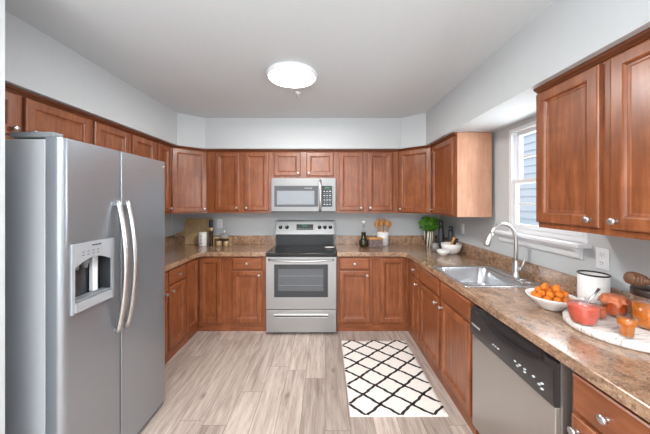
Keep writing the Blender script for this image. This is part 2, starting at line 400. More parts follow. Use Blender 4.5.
# outside: neighbour's house, lawn, shrub
nh = empty('neighbouring_house', (4.6, 6.0, -0.6), 0, 'blue grey lap-sided house seen through the kitchen window', 'house')
b = MB()
k = 0
while k < 36:
    z = k*0.17; b.bm.faces.ensure_lookup_table()
    b.loops([[(0.0, -5, z), (0.022, -5, z), (0.0, -5, z+0.0), (0.0, -5, z)]], False, False, False) if False else None
    lo = [(-0.028, z), (0.0, z+0.17), (0.05, z+0.17), (0.05, z)]
    b.loops([[(x, -5, zz) for x, zz in lo], [(x, 6, zz) for x, zz in lo]], False); k += 1
b.build('siding', M['siding'], nh)
MB().box(0.05, 4, -5, 6, 0, 6.1).build('wall', M['siding'], nh)
g = MB().box(XR+0.2, 20, -8, 20, -0.62, -0.6).build('lawn', M['grass']); g['kind'] = 'structure'
def leaves(mb, n, cx, cy, cz, rx, ry, rz, size):
    for _ in range(n):
        while True:
            p = Vector((random.uniform(-1, 1), random.uniform(-1, 1), random.uniform(-1, 1)))
            if 0.25 < p.length < 1: break
        c = Vector((cx+p.x*rx, cy+p.y*ry, cz+p.z*rz)); s = size*random.uniform(0.7, 1.3)
        R = Euler((random.uniform(-0.9, 0.9), random.uniform(-0.9, 0.9), random.uniform(0, 6.28))).to_matrix()
        v = [mb.bm.verts.new(c+R @ Vector(q)*s) for q in ((0, -1, 0), (0.45, -0.3, 0.12), (0.4, 0.4, 0.1), (0, 1, -0.12), (-0.4, 0.4, 0.1), (-0.45, -0.3, 0.12), (0, 0, -0.02))]
        for i in range(6): mb.face([v[i], v[(i+1) % 6], v[6]], True)
sh = empty('garden_shrub', (3.6, 4.0, -0.6), 0, 'green shrub outside, seen low through the window', 'shrub')
b = MB(); leaves(b, 900, 0, 0, 0.9, 0.5, 0.7, 0.85, 0.07); b.build('foliage', M['shrub'], sh)
MB().tube([(0, 0, 0), (0.03, 0.02, 0.5), (0, 0, 1.0)], 0.03).build('stem', M['darkwood'], sh)

# ------------------------------------------------------------------ cabinets
def knob_mesh():
    return MB().lathe([(0.0075, 0.0), (0.0075, -0.004), (0.0055, -0.008), (0.0055, -0.016), (0.0135, -0.019), (0.0150, -0.023), (0.0140, -0.028), (0.009, -0.0305), (0.001, -0.031)], axis='y', n=20)
_k = knob_mesh(); _ko = _k.build('knob', M['nickel']); KNOB = _ko.data; bpy.data.objects.remove(_ko)
def knob(parent, x, y, z):
    o = bpy.data.objects.new('knob', KNOB); COL.objects.link(o); o.parent = parent; o.location = (x, y, z); return o
DT = 0.021
def door_mesh(x0, x1, z0, z1, st=0.052):
    b = MB()
    def ring(i, y): return [(x0+i, y, z0+i), (x1-i, y, z0+i), (x1-i, y, z1-i), (x0+i, y, z1-i)]
    b.loops([ring(0, 0), ring(0, -DT+0.006), ring(0.003, -DT+0.002), ring(0.009, -DT), ring(st-0.004, -DT), ring(st+0.002, -DT+0.003), ring(st+0.006, -DT+0.011), ring(st+0.014, -DT+0.012), ring(st+0.018, -DT+0.0145)], False)
    return b
def drawer_mesh(x0, x1, z0, z1):
    b = MB()
    def ring(i, y): return [(x0+i, y, z0+i), (x1-i, y, z0+i), (x1-i, y, z1-i), (x0+i, y, z1-i)]
    b.loops([ring(0, 0), ring(0, -DT+0.008), ring(0.006, -DT+0.003), ring(0.013, -DT)], False)
    return b
def add_door(c, x0, x1, z0, z1, kn=None, frame=None):
    d = door_mesh(x0, x1, z0, z1).build('door', M['wood'], c)
    if frame: d.location, d.rotation_euler = frame
    if kn:
        kx = x0+0.03 if 'l' in kn else x1-0.03
        kz = z0+0.035 if 'b' in kn else z1-0.045
        knob(d, kx, -DT, kz)
    return d
def add_drawer(c, x0, x1, z0, z1, kn=True):
    d = drawer_mesh(x0, x1, z0, z1).build('drawer', M['wood_h'], c)
    if kn: knob(d, (x0+x1)/2, -DT, (z0+z1)/2)
    else: d.name = 'false_drawer_front'
    return d
CROWN = 2.131
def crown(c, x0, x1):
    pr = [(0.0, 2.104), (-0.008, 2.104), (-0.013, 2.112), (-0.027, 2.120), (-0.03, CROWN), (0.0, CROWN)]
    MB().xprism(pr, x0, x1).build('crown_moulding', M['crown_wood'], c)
def upper(label, loc, rz, w, doors, z0=1.352, depth=0.33, group=None, end=None):
    c = empty('wall_cabinet', (loc[0], loc[1], 0), rz, label, 'cabinet', group)
    MB().box(0, w, 0, depth, z0, CROWN).build('body', M['wood'], c, 0.0015)
    for d in doors: add_door(c, *d)
    crown(c, 0, w)
    if end is not None:      # pale veneer end panel
        MB().box(w, w+0.004, 0.002, depth, z0, CROWN-0.004).build('end_panel', M['wood_pale'], c)
    return c
def base(label, loc, rz, w, doors, drawers, depth=0.55, group=None):
    c = empty('base_cabinet', (loc[0], loc[1], 0), rz, label, 'cabinet', group)
    MB().box(0, w, 0, depth, 0.088, 0.866).build('body', M['wood'], c, 0.0015)
    MB().box(0, w, 0.006, depth, 0.0, 0.088).build('toe_kick', M['wood_h'], c)
    for d in doors: add_door(c, *d)
    for d in drawers: add_drawer(c, *d)
    return c
UZ0, UZ1 = 1.382, 2.098
YU = 3.265; D = 0.33
# back wall uppers (local x = world x - origin)
X0 = -1.453
upper('two-door wall cabinet left of the microwave, above the spice jars', (X0, YU, 0), 0, 0.80,
      [(-1.35-X0, -1.05-X0, UZ0, UZ1, 'rb'), (-0.992-X0, -0.695-X0, UZ0, UZ1, 'lb')])
X0 = -0.652
upper('short two-door wall cabinet directly above the microwave', (X0, YU, 0), 0, 0.785,
      [(-0.628-X0, -0.30-X0, 1.805, UZ1, 'rb'), (-0.228-X0, 0.105-X0, 1.805, UZ1, 'lb')], z0=1.775)
X0 = 0.134
upper('two-door wall cabinet right of the microwave, above the utensil crock', (X0, YU, 0), 0, 0.77,
      [(0.17-X0, 0.468-X0, UZ0, UZ1, 'rb'), (0.524-X0, 0.83-X0, UZ0, UZ1, 'lb')])
# diagonal corner uppers
def diag(label, P, Q, corner, kn, z0=1.352):
    dx, dy = Q[0]-P[0], Q[1]-P[1]; L = math.hypot(dx, dy); a = math.atan2(dy, dx)
    c = empty('corner_wall_cabinet', (P[0], P[1], 0), a, label, 'cabinet')
    R = Matrix.Rotation(-a, 3, 'Z')
    poly = [P, Q]+corner
    pl = [tuple((R @ Vector((x-P[0], y-P[1], 0)))[:2]) for x, y in poly]
    MB().prism(pl, z0, CROWN).build('body', M['wood'], c, 0.0015)
    add_door(c, 0.012, L-0.012, UZ0-0.015, UZ1+0.005, kn)
    crown(c, 0.004, L-0.004)
    return c
diag('diagonal corner wall cabinet at the left end of the back wall', (-1.74, 2.985), (-1.455, YU), [(-1.455, YB-0.002), (XL+0.003, YB-0.002), (XL+0.003, 2.985)], 'rb')
diag('diagonal corner wall cabinet above the potted herb', (0.906, YU), (1.21, 2.985), [(XR-0.003, 2.985), (XR-0.003, YB-0.002), (0.906, YB-0.002)], 'lb')
# right wall uppers: local x runs towards the camera
upper('single-door wall cabinet with pale end panel, left of the window', (1.21, 2.983, 0), -PI/2, 0.555,
      [(0.02, 0.50, UZ0-0.012, UZ1, 'lb')], depth=0.315, end=True)
c = upper('large two-door wall cabinet over the tray, right of the window', (1.21, 1.502, 0), -PI/2, 0.762,
      [(0.004, 0.347, UZ0, UZ1, 'rb'), (0.392, 0.745, UZ0, UZ1, 'lb')], depth=0.347)
# left wall uppers: local x runs away from the camera
upper('short two-door wall cabinet above the refrigerator', (-1.74, 1.064, 0), PI/2, 0.90,
      [(0.02, 0.423, 1.865, UZ1, 'rb'), (0.460, 0.882, 1.865, UZ1, 'lb')], z0=1.83)
upper('two-door wall cabinet on the left wall, just past the refrigerator', (-1.74, 1.966, 0), PI/2, 0.756,
      [(0.018, 0.372, UZ0, UZ1, 'rb'), (0.412, 0.735, UZ0, UZ1, 'lb')])
upper('narrow one-door wall cabinet next to the left corner cabinet', (-1.74, 2.724, 0), PI/2, 0.259,
      [(0.02, 0.24, UZ0, UZ1, 'rb')])

# base cabinets
YF = 3.046; XF = 0.95; XFL = -1.46
BZ0, BZ1, DZ0, DZ1 = 0.108, 0.698, 0.715, 0.852
X0 = -1.10
base('base cabinet with one drawer and one door left of the range', (X0, YF, 0), 0, 0.43, [(0.037, 0.378, BZ0, BZ1, 'rt')], [(0.037, 0.378, DZ0, DZ1)])
X0 = 0.134
base('base cabinet with one drawer and one door right of the range', (X0, YF, 0), 0, 0.41, [(0.03, 0.375, BZ0, BZ1, 'rt')], [(0.03, 0.375, DZ0, DZ1)])
X0 = 0.546
c = empty('corner_base_cabinet', (X0, YF, 0), 0, 'corner base cabinet with one tall door beneath the potted herb', 'cabinet')
MB().box(0, XR-0.003-X0, 0, 0.55, 0.088, 0.866).build('body', M['wood'], c, 0.0015)
MB().box(0, XR-0.003-X0, 0.006, 0.55, 0, 0.088).build('toe_kick', M['wood_h'], c)
add_door(c, 0.085, 0.378, BZ0, DZ1-0.005)
# left corner with two door leaves
c = empty('corner_base_cabinet', (XFL, YF, 0), 0, 'corner base cabinet with two hinged door leaves beneath the cutting board', 'cabinet')
poly = [(XL+0.003-XFL, YB-0.004-YF), (XL+0.003-XFL, 2.765-YF), (0, 2.765-YF), (0, 0), (-1.101-XFL, 0), (-1.101-XFL, YB-0.004-YF)]
MB().prism(poly, 0.088, 0.866).build('body', M['wood'], c, 0.0015)
e = 0.006
poly = [(XL+0.003-XFL, YB-0.004-YF), (XL+0.003-XFL, 2.765-YF), (-e, 2.765-YF), (-e, e), (-1.101-XFL, e), (-1.101-XFL, YB-0.004-YF)]
MB().prism(poly, 0.0, 0.088).build('toe_kick', M['wood_h'], c)
add_door(c, 0.024, 0.276, BZ0, DZ1-0.005)
add_door(c, 0, 0.232, BZ0, DZ1-0.005, None, ((0, -0.258, 0), (0, 0, PI/2)))
# left run (local x away from camera)
base('base cabinet with drawer and door on the left wall, next to the corner', (XFL, 2.445, 0), PI/2, 0.318, [(0.015, 0.298, BZ0, BZ1, 'lt')], [(0.015, 0.298, DZ0, DZ1)])
base('base cabinet with drawer and door beside the refrigerator', (XFL, 1.975, 0), PI/2, 0.468, [(0.03, 0.44, BZ0, BZ1, 'rt')], [(0.03, 0.44, DZ0, DZ1)])
# right run (local x towards camera)
base('narrow base cabinet with drawer and door between corner and sink cabinet', (XF, 3.044, 0), -PI/2, 0.41, [(0.175, 0.395, BZ0, BZ1, 'rt')], [(0.175, 0.395, DZ0, DZ1)])
c = base('sink base cabinet with two doors and two false drawer fronts', (XF, 2.633, 0), -PI/2, 0.955,
     [(0.018, 0.455, BZ0, BZ1, 'rt'), (0.498, 0.925, BZ0, BZ1, 'lt')], [(0.018, 0.455, DZ0, DZ1, False), (0.498, 0.925, DZ0, DZ1, False)])
bo_ = [ch for ch in c.children if ch.name.startswith('body')][0]
hm = MB(); w_ = 0.955
hm.box(0, w_, 0, 0.018, 0.088, 0.866).box(0, 0.018, 0.018, 0.55, 0.088, 0.866).box(w_-0.018, w_, 0.018, 0.55, 0.088, 0.866).box(0.018, w_-0.018, 0.532, 0.55, 0.088, 0.866).box(0.018, w_-0.018, 0.018, 0.532, 0.088, 0.106)
tmp = hm.build('tmp', M['wood']); bo_.data = tmp.data; bpy.data.objects.remove(tmp)
base('base cabinet with top drawer at the near end, right of the dishwasher', (XF, 1.018, 0), -PI/2, 0.30, [(0.015, 0.285, BZ0, BZ1, 'lt')], [(0.015, 0.285, DZ0, DZ1)])
base('base cabinet nearest the camera, below the counter end', (XF, 0.716, 0), -PI/2, 0.46, [(0.015, 0.445, BZ0, BZ1, 'lt')], [(0.015, 0.445, DZ0, DZ1)])

# ------------------------------------------------------------------ counters
CT0, CT = 0.867, 0.914
def worktop(label, poly, splash, hole=None):
    c = empty('countertop', (poly[0][0], poly[0][1], CT0), 0, label, 'countertop')
    ox, oy = poly[0]
    b = MB(); b.prism(poly, CT0, CT); b.bm.transform(Matrix.Translation((-ox, -oy, -CT0)))
    o = b.build('slab', M['counter'], c)
    if hole:
        h = MB().box(hole[0]-ox, hole[1]-ox, hole[2]-oy, hole[3]-oy, -0.1, 0.2).build('cut', M['counter'])
        h.location = c.location
        bpy.context.view_layer.update()
        m = o.modifiers.new('Boolean', 'BOOLEAN'); m.object = h; m.solver = 'EXACT'
        bpy.context.view_layer.update()
        me = bpy.data.meshes.new_from_object(o.evaluated_get(bpy.context.evaluated_depsgraph_get()))
        o.modifiers.clear(); o.data = me; bpy.data.objects.remove(h)
        if not me.materials: me.materials.append(M['counter'])
    bv = o.modifiers.new('Bevel', 'BEVEL'); bv.width = 0.005; bv.segments = 3; bv.limit_method = 'ANGLE'
    for s in splash:
        sb = MB(); sb.box(*s, CT, CT+0.118); sb.bm.transform(Matrix.Translation((-ox, -oy, -CT0)))
        sb.build('backsplash', M['counter'], c, 0.003)
    return c
worktop('left stone-look brown countertop running from refrigerator to range', [(XL+0.002, 1.975), (-1.425, 1.975), (-1.425, 2.95), (-1.37, 3.012), (-0.667, 3.012), (-0.667, YB-0.002), (XL+0.002, YB-0.002)],
        [(XL+0.003, XL+0.021, 1.975, YB-0.021), (XL+0.003, -0.667, YB-0.021, YB-0.002)])
worktop('right stone-look brown countertop with sink, running towards the camera', [(0.137, YB-0.002), (0.137, 3.012), (0.86, 3.012), (0.922, 2.95), (0.922, 0.25), (XR-0.002, 0.25), (XR-0.002, YB-0.002)],
        [(XR-0.021, XR-0.002, 0.25, YB-0.021), (0.137, XR-0.002, YB-0.021, YB-0.002)], hole=(0.980, 1.445, 1.825, 2.345))

# sink
sk = empty('kitchen_sink', (1.235, 2.085, CT), 0, 'stainless steel single-bowl drop-in sink set in the right counter', 'sink')
b = MB()
b.loops([rrect(0, 0, 0.56, 0.585, 0.03, 0.0005), rrect(0, 0, 0.556, 0.581, 0.03, 0.005), rrect(0, 0, 0.54, 0.565, 0.025, 0.006),
         rrect(-0.045, 0, 0.425, 0.50, 0.07, 0.004), rrect(-0.045, 0, 0.412, 0.486, 0.07, -0.004), rrect(-0.045, 0, 0.395, 0.47, 0.075, -0.12),
         rrect(-0.045, 0, 0.36, 0.43, 0.08, -0.158), rrect(-0.045, 0, 0.28, 0.34, 0.08, -0.165), rrect(-0.045, 0, 0.09, 0.09, 0.044, -0.168)], True, False, True)
o = b.build('basin', M['steel_sink'], sk)
MB().lathe([(0.045, 0), (0.045, 0.002), (0.036, 0.003), (0.03, 0.0008), (0.002, 0.0005)], (-0.045, 0, -0.168), n=24).build('drain', M['nickel'], sk)
for yy in (-0.12, -0.19):
    MB().lathe([(0.022, 0), (0.022, 0.003), (0.018, 0.006), (0.002, 0.0065)], (0.225, yy, 0.004), n=24).build('hole_cover', M['nickel'], sk)

# faucet
fx, fy, fz = 1.462, 2.03, CT+0.0065
fc = empty('kitchen_faucet', (fx, fy, fz), 0, 'brushed nickel gooseneck pull-down faucet behind the sink', 'faucet')
MB().lathe([(0.031, 0), (0.031, 0.005), (0.026, 0.01), (0.024, 0.05), (0.022, 0.10), (0.0165, 0.115), (0.015, 0.13)], n=28).build('base', M['nickel'], fc)
pts = [(0, 0, 0.12), (0, 0, 0.2), (0, 0, 0.27)]
R = 0.098
for i in range(1, 15):
    a = PI*i/16; pts.append((-R+R*math.cos(a), 0, 0.27+0.125*math.sin(a)*1.08))
MB().tube(pts, 0.0125, 16).build('spout', M['nickel'], fc)
p0 = Vector(pts[-1]); d = (Vector(pts[-1])-Vector(pts[-2])).normalized(); d = (d+Vector((-0.05, 0, 0))).normalized()
MB().tube([p0-d*0.01, p0, p0+d*0.04, p0+d*0.085, p0+d*0.095], [0.0135, 0.017, 0.019, 0.024, 0.020], 20).build('spray_head', M['nickel'], fc)
MB().tube([(0, 0, 0.065), (0.012, -0.035, 0.068), (0.014, -0.045, 0.07)], [0.015, 0.015, 0.013], 16).build('valve', M['nickel'], fc)
MB().tube([(0.013, -0.042, 0.072), (0.018, -0.048, 0.10), (0.028, -0.055, 0.15)], [0.009, 0.0065, 0.005], 12).build('lever_handle', M['nickel'], fc)

# ------------------------------------------------------------------ refrigerator
FX, FY0, FY1, FZ = -1.175, 1.185, 1.963, 1.785
fr = empty('refrigerator', (FX, (FY0+FY1)/2, 0), 0, 'stainless steel side-by-side refrigerator with ice dispenser at left', 'refrigerator')
oy = (FY0+FY1)/2
def L(mb): mb.bm.transform(Matrix.Translation((-FX, -oy, 0))); return mb
L(MB().box(-2.03, FX-0.085, FY0+0.008, FY1-0.008, 0.03, 1.78)).build('body', M['greypaint'], fr, 0.006)
L(MB().box(-1.9, FX-0.10, FY0+0.03, FY1-0.03, 0.0, 0.03)).build('feet', M['black'], fr)
# doors with a softly rounded outer front edge
YG = 1.525
def fdoor(y0, y1, name, round0, hole=None):
    r = 0.028; rr = 0.006
    def outline(z):
        pts = [(FX-0.075, y0), (FX-(r if round0 else rr), y0)]
        ra = r if round0 else rr
        for i in range(1, 7):
            a = PI/2*i/6; pts.append((FX-ra+ra*math.sin(a), y0+ra-ra*math.cos(a)))
        rb = rr if round0 else r
        for i in range(0, 7):
            a = PI/2*i/6; pts.append((FX-rb+rb*math.cos(a), y1-rb+rb*math.sin(a)))
        pts.append((FX-0.075, y1))
        return pts
    b = MB(); b.loops([[(x, y, z) for x, y in outline(z)] for z in (0.045, FZ)], True)
    o = L(b).build(name, M['steel_y'], fr)
    if hole:
        h = L(MB().box(FX-0.06, FX+0.02, hole[0], hole[1], hole[2], hole[3])).build('cut', M['steel_y'])
        h.location = fr.location; bpy.context.view_layer.update()
        m = o.modifiers.new('B', 'BOOLEAN'); m.object = h; m.solver = 'EXACT'; bpy.context.view_layer.update()
        me = bpy.data.meshes.new_from_object(o.evaluated_get(bpy.context.evaluated_depsgraph_get()))
        o.modifiers.clear(); o.data = me; bpy.data.objects.remove(h)
    m = o.modifiers.new('E', 'EDGE_SPLIT'); m.split_angle = math.radians(35)
    return o
DY0, DY1 = 1.224, 1.466
fd = fdoor(FY0, YG-0.004, 'freezer_door', True, (DY0+0.014, DY1-0.014, 1.018, 1.222))
rd = fdoor(YG+0.004, FY1, 'fridge_door', False)
L(MB().box(FX-0.084, FX-0.077, FY0+0.02, FY1-0.02, 0.06, 1.74)).build('door_gasket', M['black'], fr)
L(MB().box(FX-0.09, FX-0.012, FY0+0.01, FY1-0.012, 0.008, 0.04)).build('base_grille', M['grey'], fr, 0.004)
# hinge covers
for y0 in (FY0+0.004, FY1-0.055):
    L(MB().box(FX-0.245, FX-0.045, y0, y0+0.05, 1.7855, 1.812)).build('hinge_cover', M['grey'], fr, 0.006) if y0 < 1.5 else L(MB().box(FX-0.16, FX-0.09, y0, y0+0.045, 1.7855, 1.805)).build('hinge_cover', M['grey'], fr, 0.006)
# handles: bowed bars
for yc, dr in ((YG-0.035, fd), (YG+0.035, rd)):
    lps = []
    n = 26
    for i in range(n+1):
        t = i/n; z = 0.76+t*(1.505-0.76)
        bow = 0.012+0.052*math.sin(PI*t)**0.8
        wv = 0.013+0.004*math.sin(PI*t)
        th = 0.010
        lps.append([(FX+bow-th, yc-wv, z), (FX+bow-th*0.2, yc-wv, z), (FX+bow+th*0.6, yc-wv*0.6, z), (FX+bow+th*0.85, yc, z), (FX+bow+th*0.6, yc+wv*0.6, z), (FX+bow-th*0.2, yc+wv, z), (FX+bow-th, yc+wv, z)])
    b = MB(); b.loops(lps, True)
    b.box(FX-0.001, FX+0.012, yc-0.01, yc+0.01, 0.76, 0.79).box(FX-0.001, FX+0.012, yc-0.01, yc+0.01, 1.475, 1.505)
    o = L(b).build('handle', M['nickel'], fr)
    o.parent = dr
# dispenser
dsp = MB(); a0, a1 = DY0, DY1
fx1 = FX+0.008
dsp.box(FX-0.001, fx1, a0, a0+0.014, 0.968, 1.296).box(FX-0.001, fx1, a1-0.014, a1, 0.968, 1.296)
# control panel with an arched lower edge
arc = [(a0+0.014, 1.296), (a1-0.014, 1.296)]
for i in range(0, 13):
    t = i/12; arc.append((a1-0.014-(a1-a0-0.028)*t, 1.186+0.034*math.sin(PI*t)))
A = [dsp.bm.verts.new((FX-0.001, y, z)) for y, z in arc]; B = [dsp.bm.verts.new((fx1, y, z)) for y, z in arc]
dsp.face(A[::-1]); dsp.face(B)
for i in range(len(arc)): dsp.face([A[i], A[(i+1) % len(arc)], B[(i+1) % len(arc)], B[i]])
dsp.box(FX-0.001, FX+0.014, a0+0.014, a1-0.014, 0.975, 1.018)
do = L(dsp).build('dispenser_panel', M['silver'], fr); do.parent = fd
b = MB(); q = (a0+0.0145, a1-0.0145, 1.019, 1.221); t = 0.002
b.box(FX-0.059, FX-0.057, *q).box(FX-0.057, FX-0.001, q[0], q[0]+t, q[2], q[3]).box(FX-0.057, FX-0.001, q[1]-t, q[1], q[2], q[3]).box(FX-0.057, FX-0.001, q[0], q[1], q[3]-t, q[3]).box(FX-0.057, FX-0.001, q[0], q[1], q[2], q[2]+t)
o = L(b).build('dispenser_recess', M['darkgrey'], fr); o.parent = fd
for yc, nm in ((a0+0.055, 'ice_chute'), (a0+0.105, 'water_paddle')):
    o = L(MB().lathe([(0.020, 0.0), (0.022, -0.02), (0.014, -0.03), (0.012, -0.05)], (FX-0.03, yc, 1.215), n=20)).build(nm, M['grey'], fr); o.parent = fd
o = L(MB().box(FX-0.05, FX-0.03, a1-0.09, a1-0.06, 1.03, 1.215)).build('ice_paddle', M['white'], fr, 0.002); o.parent = fd
o = L(MB().box(FX-0.05, FX+0.006, a0+0.02, a1-0.02, 1.0195, 1.028)).build('drip_tray', M['grey'], fr, 0.002); o.parent = fd
t1 = text('FRIGIDAIRE', 'lettering', 0.011, (fx1+0.0005-FX, (a0+a1)/2+0.01-oy, 1.278), (PI/2, 0, PI/2), M['inkmark'], fd)
for k in range(4):
    for r_ in range(2):
        o = L(MB().box(fx1, fx1+0.0008, a0+0.05+k*0.028, a0+0.062+k*0.028, 1.236+r_*0.015, 1.239+r_*0.015)).build('button_mark', M['inkmark'], fr); o.parent = fd
o = L(MB().lathe([(0.012, 0), (0.011, 0.002), (0.001, 0.0025)], (FX, FY1-0.03, 1.745), axis='x', n=20)).build('badge', M['nickel'], fr); o.parent = rd

# ------------------------------------------------------------------ range
RX0, RX1, RY = -0.660, 0.130, 2.955
rg = empty('kitchen_range', ((RX0+RX1)/2, RY, 0), 0, 'freestanding stainless steel electric range with black glass cooktop', 'range')
def LR(mb): mb.bm.transform(Matrix.Translation((-(RX0+RX1)/2, -RY, 0))); return mb
LR(MB().box(RX0+0.004, RX1-0.004, RY+0.03, YB-0.03, 0.028, 0.885)).build('body', M['black'], rg, 0.003)
for x in (RX0+0.05, RX1-0.05):
    for y in (RY+0.08, YB-0.1):
        LR(MB().lathe([(0.016, 0), (0.014, 0.028)], (x, y, 0), n=14)).build('leg', M['black'], rg)
LR(MB().box(RX0, RX1, RY-0.005, YB-0.13, 0.886, 0.918)).build('cooktop', M['blackgloss'], rg, 0.006, seg=3)
for (bx, by, br) in ((-0.46, 3.10, 0.085), (-0.07, 3.12, 0.11), (-0.46, 3.34, 0.10), (-0.07, 3.36, 0.08)):
    LR(MB().lathe([(br, 0), (br, 0.0006), (br-0.006, 0.0006), (br-0.006, 0.0)], (bx, by, 0.9181), n=40, cap0=False, cap1=False)).build('burner_ring', M['darkgrey'], rg)
# oven door: frame of stainless around a window
od = MB(); y0, y1 = RY, RY+0.03; z0, z1 = 0.292, 0.872; wx0, wx1, wz0, wz1 = -0.568, 0.033, 0.425, 0.792
od.box(RX0+0.004, wx0, y0, y1, z0, z1).box(wx1, RX1-0.004, y0, y1, z0, z1).box(wx0, wx1, y0, y1, z0, wz0).box(wx0, wx1, y0, y1, wz1, z1)
o = LR(od).build('oven_door', M['steel_range'], rg)
g1 = LR(MB().box(wx0, wx1, y0+0.001, y0+0.02, wz0, wz1)).build('window_surround', M['darkgrey'], rg); g1.parent = o
g2 = LR(MB().box(wx0+0.045, wx1-0.05, y0-0.0005, y0+0.002, wz0+0.07, wz1-0.05)).build('oven_window', M['ovenglass'], rg); g2.parent = o
for zz in (0.555, 0.66):
    g3 = LR(MB().box(wx0+0.055, wx1-0.06, y0-0.0012, y0-0.0004, zz, zz+0.006)).build('oven_rack', M['grey'], rg); g3.parent = o
pts = []
for i in range(25):
    t = i/24; pts.append((RX0+0.03+t*(RX1-RX0-0.06), RY-0.012-0.035*math.sin(PI*t)**0.5, 0.845-0.012*math.sin(PI*t)))
hd = LR(MB().tube(pts, 0.0115, 12)).build('oven_handle', M['steel_range'], rg); hd.parent = o
dw = LR(MB().box(RX0+0.004, RX1-0.004, RY+0.002, RY+0.03, 0.032, 0.282)).build('storage_drawer', M['steel_range'], rg, 0.004)
b = MB().box(wx0, wx1, RY-0.004, RY+0.004, 0.198, 0.206).box(wx0, wx1, RY-0.014, RY+0.002, 0.222, 0.236)
h2 = LR(b).build('drawer_pull', M['nickel'], rg, 0.002); h2.parent = dw
h3 = LR(MB().box(wx0, wx1, RY+0.0005, RY+0.003, 0.206, 0.222)).build('pull_recess', M['black'], rg); h3.parent = dw
# backguard
yb0 = YB-0.125
LR(MB().box(RX0+0.02, RX1-0.02, yb0-0.0, YB-0.035, 0.905, 1.06)).build('vent_strip', M['black'], rg, 0.003)
b = MB(); prf = [(yb0-0.012, 1.06), (yb0+0.03, 1.232), (YB-0.035, 1.24), (YB-0.035, 1.06)]
b.xprism(prf, RX0+0.004, RX1-0.004); bgd = LR(b).build('control_panel', M['steel_h'], rg, 0.004)
tilt = math.atan2(0.042, 0.172)
def onpanel(x, z, off): return Vector((x-(RX0+RX1)/2, yb0-0.012+(z-1.06)*0.042/0.172-off*math.cos(tilt)-RY, z+off*math.sin(tilt)))
for x in (-0.585, -0.50, -0.072, 0.0, 0.072):
    kb = MB().lathe([(0.024, 0), (0.023, -0.006), (0.019, -0.008), (0.017, -0.028), (0.001, -0.029)], axis='y', n=24).build('control_knob', M['black'], rg, rot=(-tilt, 0, 0))
    kb.location = onpanel(x, 1.153, 0.0); kb.parent = bgd
    mk = MB().box(-0.0015, 0.0015, -0.0297, -0.029, 0.002, 0.015).build('pointer', M['mark'], rg); mk.parent = kb
dp = MB().box(-0.11, 0.11, -0.004, 0.0005, -0.036, 0.036).build('display', M['blackgloss'], rg, rot=(-tilt, 0, 0)); dp.location = onpanel(-0.265, 1.155, 0); dp.parent = bgd
e1 = MB().box(-0.035, 0.035, -0.0046, -0.004, 0.004, 0.022).build('clock', M['led_green'], rg); e1.parent = dp
for k in range(8):
    e2 = MB().box(-0.098+k*0.026, -0.086+k*0.026, -0.0046, -0.004, -0.024, -0.018).build('button_mark', M['mark'], rg); e2.parent = dp
# spoon rest on the cooktop
srest = tag(MB().lathe([(0.02, 0), (0.045, 0.002), (0.062, 0.010), (0.064, 0.012), (0.060, 0.011), (0.04, 0.005), (0.002, 0.004)], n=32).build('spoon_rest', M['white_ceramic'], loc=(0.055, 3.26, 0.9195)), 'small white spoon rest at the right rear of the cooktop', 'spoon rest')
srest.scale = (1, 0.8, 1)

# ------------------------------------------------------------------ microwave
MX0, MX1, MY, MZ0, MZ1 = -0.645, 0.128, 3.19, 1.364, 1.772
mw = empty('microwave', ((MX0+MX1)/2, MY, MZ0), 0, 'stainless steel over-the-range microwave with black window and keypad', 'microwave')
def LM(mb): mb.bm.transform(Matrix.Translation((-(MX0+MX1)/2, -MY, -MZ0))); return mb
LM(MB().box(MX0, MX1, MY+0.02, YB-0.003, MZ0, MZ1)).build('body', M['grey'], mw, 0.003)
b = MB(); b.box(MX0, MX1, MY, MY+0.02, MZ0+0.012, MZ0+0.065).box(MX0, MX1, MY, MY+0.02, 1.682, MZ1).box(MX0, -0.61, MY, MY+0.02, MZ0+0.065, 1.682).box(0.088, MX1, MY, MY+0.02, MZ0+0.065, 1.682).box(-0.082, -0.038, MY, MY+0.02, MZ0+0.065, 1.682)
LM(b).build('front_frame', M['steel_h'], mw)
LM(MB().box(MX0+0.002, MX1-0.002, MY+0.006, MY+0.03, MZ0, MZ0+0.012)).build('bottom_vent', M['black'], mw)
dr = LM(MB().box(-0.61, -0.082, MY-0.002, MY+0.018, MZ0+0.065, 1.682)).build('door', M['darkgrey'], mw, 0.002)
o = LM(MB().box(-0.578, -0.128, MY-0.0035, MY-0.001, MZ0+0.092, 1.622)).build('door_window', M['mwglass'], mw); o.parent = dr
o = text('FRIGIDAIRE', 'lettering', 0.018, (-0.20-(MX0+MX1)/2, -0.0026, 1.652-MZ0), (PI/2, 0, 0), M['mark'], mw); o.parent = dr
hp = [(-0.058, MY-0.002, 1.385), (-0.058, MY-0.028, 1.40), (-0.058, MY-0.04, 1.48), (-0.058, MY-0.043, 1.57), (-0.058, MY-0.04, 1.66), (-0.058, MY-0.028, 1.735), (-0.058, MY-0.002, 1.75)]
o = LM(MB().tube(hp, 0.014, 14)).build('handle', M['nickel'], mw); o.parent = dr
kp = LM(MB().box(-0.036, 0.088, MY-0.002, MY+0.015, MZ0+0.065, 1.682)).build('keypad', M['blackgloss'], mw, 0.002)
o = LM(MB().box(0.0, 0.055, MY-0.003, MY-0.0018, 1.652, 1.668)).build('clock', M['led_green'], mw); o.parent = kp
for r_ in range(7):
    for c_ in range(3):
        o = LM(MB().box(-0.018+c_*0.034, 0.002+c_*0.034, MY-0.003, MY-0.0018, 1.455+r_*0.026, 1.463+r_*0.026)).build('key', M['mark' if r_ % 2 == 0 else 'grey'], mw); o.parent = kp

